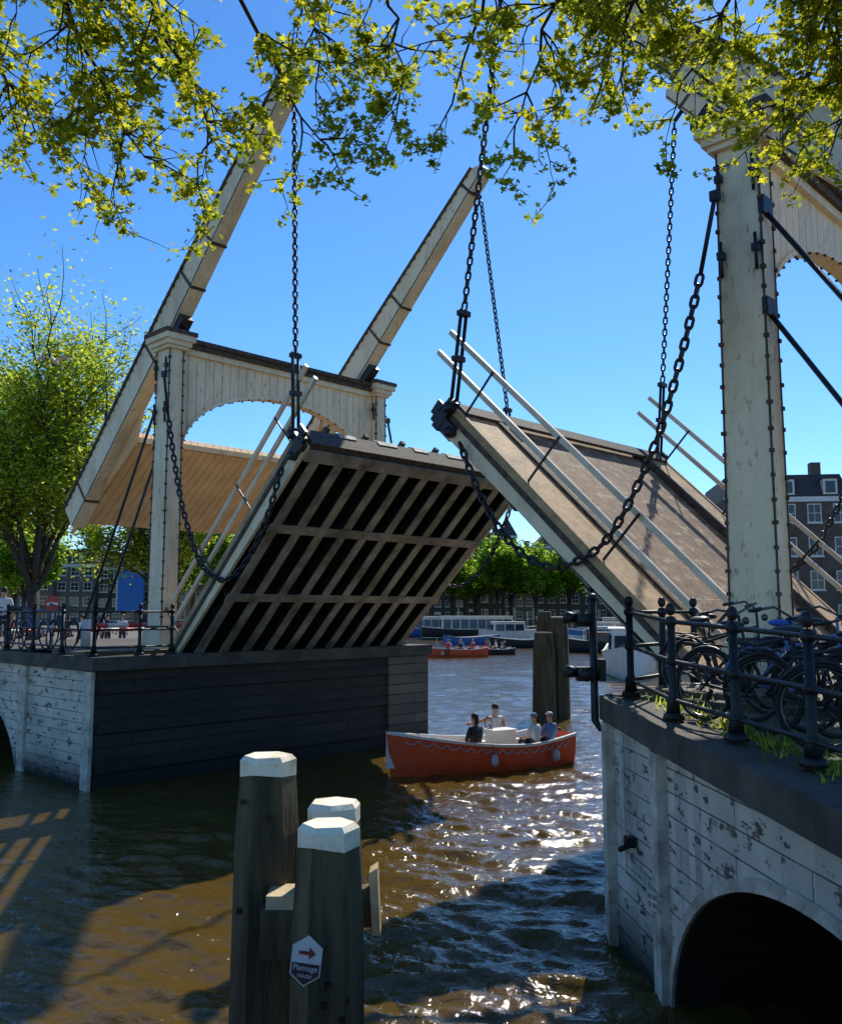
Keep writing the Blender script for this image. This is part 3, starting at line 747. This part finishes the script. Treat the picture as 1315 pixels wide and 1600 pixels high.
genboat('cabin_cruiser',17,86,200,6.5,2.4,1.1,1.4,'boatwhite',(-2.2,1.2,1.0))
genboat('houseboat',28,120,170,18,4,1.2,1.6,'boatwhite',(-6,4,1.5))
# ---------------------------------------------------------------- bicycles
def bike_mesh(fr,sad='black',extra=None):
    mb=MB(); r=.33
    for x in (-.53,.53):
        mb.tube([(x+r*math.cos(a),0,.35+r*math.sin(a)) for a in np.linspace(0,2*math.pi,28,endpoint=False)],.018,'rubber',6,closed=True)
        mb.tube([(x+(r-.03)*math.cos(a),0,.35+(r-.03)*math.sin(a)) for a in np.linspace(0,2*math.pi,28,endpoint=False)],.009,'chrome',4,closed=True)
        for k in range(14):
            a=2*math.pi*k/14; mb.tube([(x,.02*(-1)**k,.35),(x+(r-.03)*math.cos(a),0,.35+(r-.03)*math.sin(a))],.0022,'chrome',3)
        mb.tube([(x,-.05,.35),(x,.05,.35)],.02,'chrome',6)
        mb.tube([(x+(r+.03)*math.cos(a),0,.35+(r+.03)*math.sin(a)) for a in np.linspace(.4,2.9,12)],.016,fr,5)
    bb=(-.08,0,.28);seat=(-.22,0,.78);head=(.36,0,.82)
    for a,b in ((bb,seat),(bb,(.38,0,.72)),((-.19,0,.7),head),(bb,(-.53,0,.35)),((-.2,0,.72),(-.53,0,.35))): mb.tube([a,b],.016,fr,6)
    mb.tube([(.34,0,.98),(.38,0,.7),(.53,0,.35)],.015,fr,6)
    mb.tube([(.22,-.28,1.03),(.34,-.24,1.06),(.36,0,1.0),(.34,.24,1.06),(.22,.28,1.03)],.012,'chrome',6)
    mb.tube([(.12,-.29,1.02),(.24,-.28,1.04)],.018,'black',6); mb.tube([(.12,.29,1.02),(.24,.28,1.04)],.018,'black',6)
    mb.tube([(-.22,0,.78),(-.24,0,.9)],.013,'chrome',6)
    mb.ell((-.27,0,.93),(.14,.09,.035),sad,10,6)
    mb.tube([(-.35,-.07,.72),(-.75,-.07,.74)],.008,'black',5); mb.tube([(-.35,.07,.72),(-.75,.07,.74)],.008,'black',5); 
    for q in (-.4,-.55,-.7): mb.tube([(q,-.07,.73),(q,.07,.73)],.007,'black',5)
    mb.tube([(-.08,-.08,.28),(-.08,.08,.28)],.02,'chrome',6); mb.tube([(-.08,.06,.28),(.02,.1,.16)],.012,'chrome',5); mb.tube([(-.08,-.06,.28),(-.18,-.1,.4)],.012,'chrome',5)
    mb.extr([(-.16,.045,.24),(.0,.045,.24),(-.45,.045,.42),(-.56,.045,.40)],(0,.02,0),'black')
    mb.ell((.44,0,.92),(.04,.035,.04),'chrome',8,6)
    if extra: mb.ell((.62,0,1.0),(.2,.22,.1),'black',10,6)
    return mb.mesh('bicycle')
BK=[bike_mesh('black'),bike_mesh('shirtb','bluecloth'),bike_mesh('black','black',True)]
def bike(x,y,z,az,k=0,lean=6):
    o=D.objects.new('bicycle',BK[k]); C.collection.objects.link(o); o.matrix_world=place(x,y,z,az)@Matrix.Rotation(rad(lean),4,'X')
for x,y,az,k,l in ((3.15,9.3,-70,0,8),(3.0,8.3,-55,0,-8),(3.6,8.6,15,1,6),(3.4,7.6,-50,2,8),(3.6,6.9,-30,0,-6),(4.0,7.8,15,0,5),(4.1,8.9,-10,0,5),(3.6,6.1,-60,0,8),(4.6,9.2,20,2,4),(3.3,9.9,-50,0,-7)):
    bike(x,y,2.43+max(0,(y-5.6)*.042)+.01,az,k,l)
for i in range(7):
    p=fL((-1.2-1.25*i,-1.9,2.7-.02*i)); bike(p[0],p[1],p[2],136+random.uniform(-15,15),i%3,random.choice((-6,6)))
gt=MB()
for i in range(900):
    y=random.uniform(4,10.2); x=wl(y)[0]+random.gauss(.5,.12); 
    if random.random()<.4: x+=random.uniform(0,.8)
    z=wl(y)[1]; h=random.uniform(.03,.12); a=random.uniform(0,6.28); dx,dy=.012*math.cos(a),.012*math.sin(a); lx,ly=random.gauss(0,.04),random.gauss(0,.04)
    gt.add([(x-dx,y-dy,z),(x+dx,y+dy,z),(x+lx,y+ly,z+h)],[(0,1,2)],'leaf_tree')
gt.obj('grass',recalc=False)
# ---------------------------------------------------------------- signal, sign, barrier, lamps
tl=MB()
X0,Y0=2.0,10.5
tl.tube([(X0,Y0,3.72),(X0,Y0,2.35),(X0+.05,Y0-.02,2.27),(X0+.25,Y0-.1,2.27)],.045,'iron',8)
tl.ell((X0,Y0,3.76),(.06,.06,.05),'iron',8,6)
for z in (3.5,2.88):
    tl.box((X0-.2,Y0-.08,z-.08),(X0-.045,Y0+.08,z+.08),'iron')
    tl.tube([(X0-.13,Y0-.08,z),(X0-.13,Y0-.25,z+.01)],[.075,.085],'iron',10)
    tl.tube([(X0-.2,Y0,z+.02),(X0-.33,Y0-.02,z+.03)],[.06,.075],'iron',10)
tl.box((X0+.046,Y0-.1,2.8),(X0+.12,Y0+.04,3.05),'iron')
tl.obj('waterway_signal_light')
sn=MB(); p=fL((-3.0,-1.3,0))
sn.tube([(p[0],p[1],2.7),(p[0],p[1],3.95)],.03,'fender',8)
sn.tube([(p[0],p[1]-.035,3.78),(p[0],p[1]-.055,3.78)],.2,'red',24,smooth=False); sn.box((p[0]-.14,p[1]-.062,3.745),(p[0]+.14,p[1]-.056,3.815),'winwhite')
sn.obj('no_entry_sign')
for s_,zz in ((-1.8,3.25),(-8.5,3.0)):
    br=MB()
    a=Vector(fL((s_,-1.0,zz))); b=Vector(fL((s_,5.5,zz)))
    for i in range(12):
        q0,q1=a+(b-a)*i/12,a+(b-a)*(i+1)/12; br.tube([q0,q1],.06,('red','winwhite')[i%2],8)
    br.tube([(a.x,a.y,zz-.6),(a.x,a.y,zz+.15)],.12,'winwhite',8)
    br.obj('barrier_gate')
def mast(name,x,y,z,h):
    m=MB(); m.tube([(x,y,z),(x,y,z+.8),(x,y,z+h)],[.12,.07,.045],'iron',8); m.tube([(x,y,z+h),(x,y,z+h+.15)],[.12,.16],'winwhite',8); m.tube([(x,y,z+h+.15),(x,y,z+h+.45)],[.22,.05],'iron',8); m.obj(name)
mast('street_lamp',-22,44,1.7,4.2); mast('street_lamp',8,152,1.7,4.5); mast('street_lamp',22,152,1.7,4.5)
gl=MB(); gx,gy,gz=-9.2,22,9.85
gl.ell((gx,gy,gz),(.06,.2,.06),'boatwhite',10,6); gl.ell((gx,gy-.2,gz+.02),(.045,.06,.045),'boatwhite',8,6); gl.tube([(gx,gy-.25,gz+.01),(gx,gy-.31,gz)],[.015,.004],'lightwood',5)
for s in (-1,1):
    gl.add([(gx,gy-.1,gz+.03),(gx,gy+.08,gz+.03),(gx+s*.3,gy+.12,gz+.13),(gx+s*.3,gy-.06,gz+.15),(gx+s*.62,gy+.2,gz+.04)],[(0,1,2,3),(3,2,4)],'boatwhite')
gl.add([(gx-.04,gy+.15,gz),(gx+.04,gy+.15,gz),(gx+.07,gy+.33,gz),(gx-.07,gy+.33,gz)],[(0,1,2,3)],'boatwhite')
gl.obj('seagull')
for x,y,sh,ha in ((-14.8,42,'shirtb','hair'),(-14.2,43,'shirtw','hairl'),(-15.6,45,'shirtk','hair'),(-20.6,42,'shirtw','hair'),(-19.6,41,'shirtr','hair'),(-18.2,46,'shirtk','hairl'),(-17.2,38,'shirtr','hairl'),(-13.5,36,'shirtw','hair'),(-18.6,39.5,'shirtb','hair')):
    person(x,y,1.7,random.uniform(0,360),'stand',sh,ha)
for s_,t_,sh,ha in ((-6.4,-1.2,'shirtw','hair'),(-7.3,-1.5,'shirtb','hairl')):
    p=fL((s_,t_,2.57)); person(p[0],p[1],p[2]-.06,random.uniform(0,360),'stand',sh,ha)
# ---------------------------------------------------------------- houses
def house(name,cx,cy,w,d,h,fl,cols,wm,roof='gable',az=0,z0=1.72,rm='rooftile'):
    root=empty(name,place(cx,cy,z0,az))
    a=MB(); a.box((-w/2,0,0),(w/2,d,h),wm)
    a.box((-w/2-.08,-.12,h-.35),(w/2+.08,-.002,h+.1),'winwhite')
    o=a.obj('walls'); o.parent=root; 
    r=MB()
    if roof=='gable':
        r.extr([(-w/2,.1,h),(w/2,.1,h),(0,.1,h+w*.5)],(0,d-.1,0),rm)
        r.extr([(-w*.22,-.05,h+.1),(w*.22,-.05,h+.1),(w*.2,-.05,h+w*.38),(0,-.05,h+w*.52),(-w*.2,-.05,h+w*.38)],(0,.14,0),wm)
        r.box((-.45,-.09,h+w*.12),(.45,-.052,h+w*.3),'winwhite')
    elif roof=='mansard':
        r.hexa([(-w/2,.05,h+.02),(w/2,.05,h+.02),(w/2,d,h+.02),(-w/2,d,h+.02),(-w/2+.6,1.3,h+2.3),(w/2-.6,1.3,h+2.3),(w/2-.6,d-1,h+2.3),(-w/2+.6,d-1,h+2.3)],rm)
        nd=max(1,int(w/3.2))
        for i in range(nd):
            x=-w/2+w*(i+.5)/nd; r.box((x-.6,.0,h+.3),(x+.6,1.2,h+1.7),'winwhite'); r.box((x-.42,-.03,h+.45),(x+.42,-.002,h+1.5),'glass'); r.box((x-.72,-.1,h+1.7),(x+.72,1.3,h+1.82),rm)
        r.box((w*.25,2.5,h+2),(w*.25+.9,3.4,h+3.6),wm); 
    else: r.box((-w/2+.1,.1,h+.003),(w/2-.1,d-.1,h+.25),rm); r.box((w*.2,1.5,h),(w*.2+.8,2.3,h+1.4),wm)
    o=r.obj('roof'); o.parent=root
    wi=MB(); fh=h/fl
    for j in range(fl):
        for i in range(cols):
            x=-w/2+w*(i+.5)/cols; ww=min(.6,w/cols*.33); zb=j*fh+fh*.25; zt=j*fh+fh*.82
            if j==0 and i==0: zb=.1; 
            wi.box((x-ww,-.05,zb),(x+ww,.0-.002,zt),'winwhite')
            if j==0 and i==0: wi.box((x-ww+.1,-.07,zb),(x+ww-.1,-.052,zt-.5),'black'); continue
            zm=(zb+zt)/2
            for a0,a1,b0,b1 in ((x-ww+.09,x-.03,zb+.09,zm-.03),(x+.03,x+ww-.09,zb+.09,zm-.03),(x-ww+.09,x-.03,zm+.03,zt-.09),(x+.03,x+ww-.09,zm+.03,zt-.09)):
                wi.box((a0,-.06,b0),(a1,-.052,b1),'glass')
            wi.box((x-ww-.08,-.12,zb-.1),(x+ww+.08,-.003,zb-.003),'winwhite')
    o=wi.obj('windows_and_door'); o.parent=root
    return root
random.seed(3)
x=-24
while x<62:
    w=random.uniform(5.2,7.5); h=random.uniform(10.5,14)
    house('canal_house',x+w/2,160+random.uniform(-.6,.6),w-.03,12,h,random.choice((4,5)),3,random.choice(BR),random.choice(('gable','gable','mansard','flat')))
    x+=w
x=-60
while x<-24:
    w=random.uniform(5.5,8); h=random.uniform(8,10.5)
    house('canal_house',x+w/2,128+random.uniform(-1,1),w-.03,12,h,4,3,random.choice(BR[2:]),random.choice(('gable','mansard','flat')))
    x+=w
bp_=MB(); bp_.box((-42.5,125.5,3.5),(-38.7,125.9,9.3),'blue'); bp_.box((-42.5,125.44,3.5),(-42.3,125.49,9.3),'winwhite'); bp_.obj('blue_scaffold_screen')
house('brick_apartment_house',33.0,80,11,14,12.0,4,5,M['brickR'],'mansard',az=-8)
house('brick_apartment_house',44.5,78,11,14,13.2,5,5,M['brickR'],'flat',az=-8)
house('canal_house',24.5,84,6,12,10.5,4,3,BR[3],'gable',az=-8)
ch=MB(); ch.box((15.2,176,0),(18.8,180,18),BR[1]); ch.extr([(15,175.8,18),(19,175.8,18),(19,180.2,18),(15,180.2,18)],(0,0,.4),'winwhite')
ch.add([(15,175.8,18.4),(19,175.8,18.4),(19,180.2,18.4),(15,180.2,18.4),(17,178,22.5)],[(0,1,4),(1,2,4),(2,3,4),(3,0,4)],'rooftile'); ch.obj('turret')
# ---------------------------------------------------------------- trees
def leafmesh(P,size,m,name,maple=False,flat=.5):
    n=len(P); rs=np.random
    nz=rs.normal(size=(n,3)); nz[:,2]+=flat*2*np.sign(nz[:,2]+1e-6); nz/=np.linalg.norm(nz,axis=1)[:,None]
    a=np.cross(nz,rs.normal(size=(n,3))); a/=np.linalg.norm(a,axis=1)[:,None]; b=np.cross(nz,a)
    sz=size*rs.uniform(.5,1.35,size=n)
    if maple:
        ang=np.radians([270,300,330,350,15,38,60,75,90,105,120,142,165,190,210,240]); rr=np.array([.25,.45,.62,.38,.95,.55,.5,.55,1.1,.55,.5,.55,.95,.38,.62,.45])
    else:
        ang=np.radians([270,340,30,90,150,200]); rr=np.array([.9,.5,.5,1.0,.5,.5])
    k=len(ang)
    loc=np.stack([rr*np.cos(ang),rr*np.sin(ang)],1)
    V=P[:,None,:]+sz[:,None,None]*(loc[None,:,0,None]*a[:,None,:]+loc[None,:,1,None]*b[:,None,:]-.3*np.abs(loc[None,:,0,None])*nz[:,None,:])
    V=V.reshape(-1,3)
    me=D.meshes.new(name); me.vertices.add(n*k); me.vertices.foreach_set('co',V.ravel())
    me.loops.add(n*k); me.loops.foreach_set('vertex_index',np.arange(n*k)); me.polygons.add(n)
    me.polygons.foreach_set('loop_start',np.arange(0,n*k,k)); me.polygons.foreach_set('loop_total',np.full(n,k)); me.update(); me.validate()
    me.materials.append(M[m]); return me
def tree(name,x,y,z,H,R,tr,nl,ls,m,seed=1,clear=.22,data=None,spread=.75,up=.05,nl0=10,lk=.75):
    root=empty(name,place(x,y,z,random.uniform(0,360)))
    if data is None:
        rnd=random.Random(seed); mb=MB(); pts=[]
        def branch(p,d,L,r,dep):
            n=5; P=[p];q=p.copy();dd=d.copy()
            for i in range(n):
                dd=(dd+Vector((rnd.gauss(0,.12),rnd.gauss(0,.12),rnd.gauss(up,.07)))).normalized(); q=q+dd*L/n; P.append(q.copy())
            mb.tube(P,[r*(1-.6*i/n) for i in range(n+1)],'bark',7 if dep<2 else 4)
            if dep>=2:
                for i in range(1,n+1): pts.append((P[i],.35*L))
                return
            if dep>=1:
                for i in range(2,n+1): pts.append((P[i],.2*L))
            nc=(8,7)[dep]
            for c in range(nc):
                k=rnd.randint(1 if dep else 2,n); a=rnd.uniform(0,6.28); sp=rnd.uniform(.5,1.0)
                t=dd; o=t.orthogonal().normalized(); o=Matrix.Rotation(a,3,t)@o
                nd=(t+o*sp).normalized(); branch(P[k],nd,L*rnd.uniform(.38,.58),r*.42,dep+1)
            pts.append((P[-1],.25*L))
        mb.tube([Vector((0,0,-.2)),Vector((0,0,.3)),Vector((.05,0,H*clear))],[tr*1.5,tr,tr*.85],'bark',10)
        for i in range(nl0):
            a=6.28*i/nl0*1.0+rnd.uniform(-.3,.3); el=rnd.uniform(.2,spread) if i else .05
            if i%3==2: el*=1.5
            d=Vector((math.cos(a)*el,math.sin(a)*el,1)).normalized()
            branch(Vector((.05,0,H*(clear-.02)*(.85 if i%2 else 1.))),d,H*rnd.uniform(.38,.50)*(1-.25*(i%3==2)),tr*.42,0)
        tm=mb.mesh('trunk_and_limbs')
        Q=np.array([tuple(p) for p,_ in pts]); sc=np.array([min(R*.11,s) for _,s in pts])
        wgt=np.random.rand(len(Q))**1.5+.35; wgt/=wgt.sum()
        idx=np.random.choice(len(Q),nl,p=wgt)
        Pn=Q[idx]+np.random.normal(size=(nl,3))*sc[idx][:,None]*lk
        lm=leafmesh(Pn[Pn[:,2]>H*clear*.7],ls,m,'foliage')
        data=(tm,lm)
    for nme,me in zip(('trunk_and_limbs','foliage'),data):
        o=D.objects.new(nme,me); C.collection.objects.link(o); o.parent=root
    return data
random.seed(5)
tree('elm_tree',-20.2,47,1.7,21.0,6.6,.34,52000,.13,'leaf_tree',seed=4,spread=.55,clear=.17,up=.07,nl0=13,lk=.65)
tree('elm_tree',-17.2,60,1.7,14.5,5.0,.3,22000,.15,'leaf_tree',seed=9)
dA=tree('plane_tree',12,143,1.72,13.5,6.0,.35,14000,.30,'leaf_far',seed=21,clear=.3)
dB=tree('plane_tree',18,141,1.72,12.0,5.5,.35,12000,.30,'leaf_far',seed=33,clear=.3)
for x,y,d in ((5,147,dB),(24,146,dA),(-4,146,dA),(31,147,dB),(38,147,dA),(-33,118,dB),(-52,115,dA),(-58,112,dB),(-26,116,dA),(-44,100,dB),(9,150,dB),(15,150,dA),(-45,60,dB)):
    tree('plane_tree',x,y,1.72,0,0,0,0,0,None,data=d)
# overhanging near trees
def overtree(name,tx,ty,limbs,seed):
    rnd=random.Random(seed); root=empty(name); mb=MB(); L=[]
    mb.tube([(tx,ty,1.9),(tx,ty,2.3),(tx+.05,ty+.05,5),(tx,ty+.1,7.6)],[.42,.3,.25,.2],'bark',12)
    def twig(p,d,ln,r,dep):
        n=max(3,int(ln/.11)); P=[p]; q=p.copy(); dd=d.copy()
        for i in range(n):
            dd=(dd+Vector((rnd.gauss(0,.17),rnd.gauss(0,.17),rnd.gauss(-.03,.13)))).normalized(); q=q+dd*ln/n; P.append(q.copy())
            if dep<2 and rnd.random()<(.6 if dep==0 else .3):
                o=Matrix.Rotation(rnd.uniform(0,6.28),3,dd)@dd.orthogonal().normalized()
                twig(q.copy(),(dd*.7+o*.8).normalized(),ln*rnd.uniform(.3,.55),r*.6,dep+1)
            if rnd.random()<(.3,.5,.7)[dep]:
                c=q+Vector((rnd.gauss(0,.03),rnd.gauss(0,.03),rnd.gauss(-.02,.03)))
                for k in range(rnd.randint(2,6)): L.append(c+Vector((rnd.gauss(0,.034),rnd.gauss(0,.034),rnd.gauss(-.01,.028))))
        for k in range(rnd.randint(4,8)): L.append(q+Vector((rnd.gauss(0,.04),rnd.gauss(0,.04),rnd.gauss(0,.03))))
        mb.tube(P,[r*(1-.7*i/n) for i in range(n+1)],'twig',5 if dep<2 else 3)
    for lb,nt_,tl_ in limbs:
        P=cr([(tx,ty+.1,7.2)]+lb,8); n=len(P)
        P=[p+Vector((rnd.gauss(0,.035),rnd.gauss(0,.035),rnd.gauss(0,.035))) if 0<i else p for i,p in enumerate(P)]
        mb.tube(P,[.09*(1-i/n)**1.3+.006 for i in range(n)],'twig',7)
        for k in range(nt_):
            i=int(n*rnd.uniform(.58,.99)); p=P[i]; d=(P[min(i+1,n-1)]-P[max(0,i-1)]).normalized()
            o=Matrix.Rotation(rnd.uniform(0,6.28),3,d)@d.orthogonal().normalized()
            dd=(d*.5+o*.9+Vector((0,.1,-.1))).normalized()
            twig(p.copy(),dd,rnd.uniform(.45,.95)*tl_,.011,0)
    mb.obj('trunk_and_branches',root)
    me=leafmesh(np.array([tuple(p) for p in L]),.046,'leaf_near','leaves',maple=True,flat=.3); o=D.objects.new('leaves',me); C.collection.objects.link(o); o.parent=root
overtree('maple_tree',-2.6,-1.5,[
 ([(-3.0,3,9.6),(-3.0,6.2,8.9),(-2.65,7.9,7.75)],26,1.0),
 ([(-2.6,3,9.7),(-2.4,6.2,9.0),(-1.9,7.9,7.9)],18,.9),
 ([(-2.2,3.5,9.9),(-1.7,6.2,9.1),(-1.0,7.9,7.95)],12,.9),
 ([(-3.6,3.5,9.6),(-3.9,6.2,9.0),(-3.6,8.0,8.1)],26,1.0),
 ([(-3.2,3.5,9.8),(-3.3,6.2,9.2),(-2.3,7.9,8.7)],22,1.0),
 ([(-1.6,3.5,10.0),(-1.3,6.2,9.4),(-.9,7.8,8.8)],16,.9),
 ([(-1.0,3.5,10.0),(-.5,6.2,9.4),(-.15,7.8,8.6)],18,.9)],5)
overtree('maple_tree',5.6,-1.2,[
 ([(3.4,3.5,10.2),(1.6,6.2,9.3),(.9,8,8.3)],18,1.0),
 ([(3.8,3.5,10.0),(2.2,6.2,9.2),(1.6,8,8.45)],22,1.0),
 ([(4.2,3.5,9.8),(3.0,6.2,9.1),(2.5,8,8.75)],12,.8),
 ([(4.6,3.5,9.6),(3.6,6.2,9.0),(3.4,8,8.15)],28,1.0),
 ([(5.0,3.5,9.4),(4.2,6.2,9.0),(4.2,8,8.3)],26,1.0),
 ([(4.8,3.5,9.5),(3.9,6.2,8.9),(3.8,7.6,8.0)],20,.9),
 ([(3.0,3.5,10.1),(1.9,6.2,9.4),(1.9,7.8,8.9)],16,.9),
 ([(2.6,3.5,10.2),(.9,6.2,9.4),(.35,8,8.5)],14,.8)],8)
# ---------------------------------------------------------------- sky, sun, camera
EL,AZ=45,20
w=D.worlds.new('sky'); C.scene.world=w; w.use_nodes=True; nt=w.node_tree
bg=nt.nodes['Background']; sk=N(nt,'ShaderNodeTexSky'); sk.sky_type='NISHITA'; sk.sun_disc=False
sk.sun_elevation=rad(EL); sk.sun_rotation=rad(AZ); sk.air_density=1.0; sk.dust_density=.1; sk.ozone_density=2.5
tn=N(nt,'ShaderNodeMix'); tn.data_type='RGBA'; tn.blend_type='MULTIPLY'; tn.inputs[0].default_value=1; tn.inputs[7].default_value=(.76,.94,1.16,1)
hs=N(nt,'ShaderNodeHueSaturation'); hs.inputs['Saturation'].default_value=1.13
nt.links.new(sk.outputs[0],tn.inputs[6]); nt.links.new(tn.outputs[2],hs.inputs['Color']); nt.links.new(hs.outputs[0],bg.inputs['Color']); bg.inputs['Strength'].default_value=.15
sl=D.lights.new('sun','SUN'); sl.energy=5.0; sl.angle=rad(.53); sl.color=(1,.94,.82)
so=D.objects.new('sun',sl); C.collection.objects.link(so)
d=Vector((math.sin(rad(AZ))*math.cos(rad(EL)),math.cos(rad(AZ))*math.cos(rad(EL)),math.sin(rad(EL))))
so.rotation_euler=d.to_track_quat('Z','Y').to_euler(); so.location=(0,0,30)
cam=D.cameras.new('camera'); co=D.objects.new('camera',cam); C.collection.objects.link(co)
cam.sensor_fit='HORIZONTAL'; cam.sensor_width=36; cam.lens=1400/1315*36; cam.clip_end=4000; cam.clip_start=.05
co.location=(0,0,EYE); co.rotation_euler=(rad(90+6.32),0,0)
C.scene.camera=co
C.scene.view_settings.view_transform='Standard'; C.scene.view_settings.look='None'; C.scene.view_settings.exposure=0
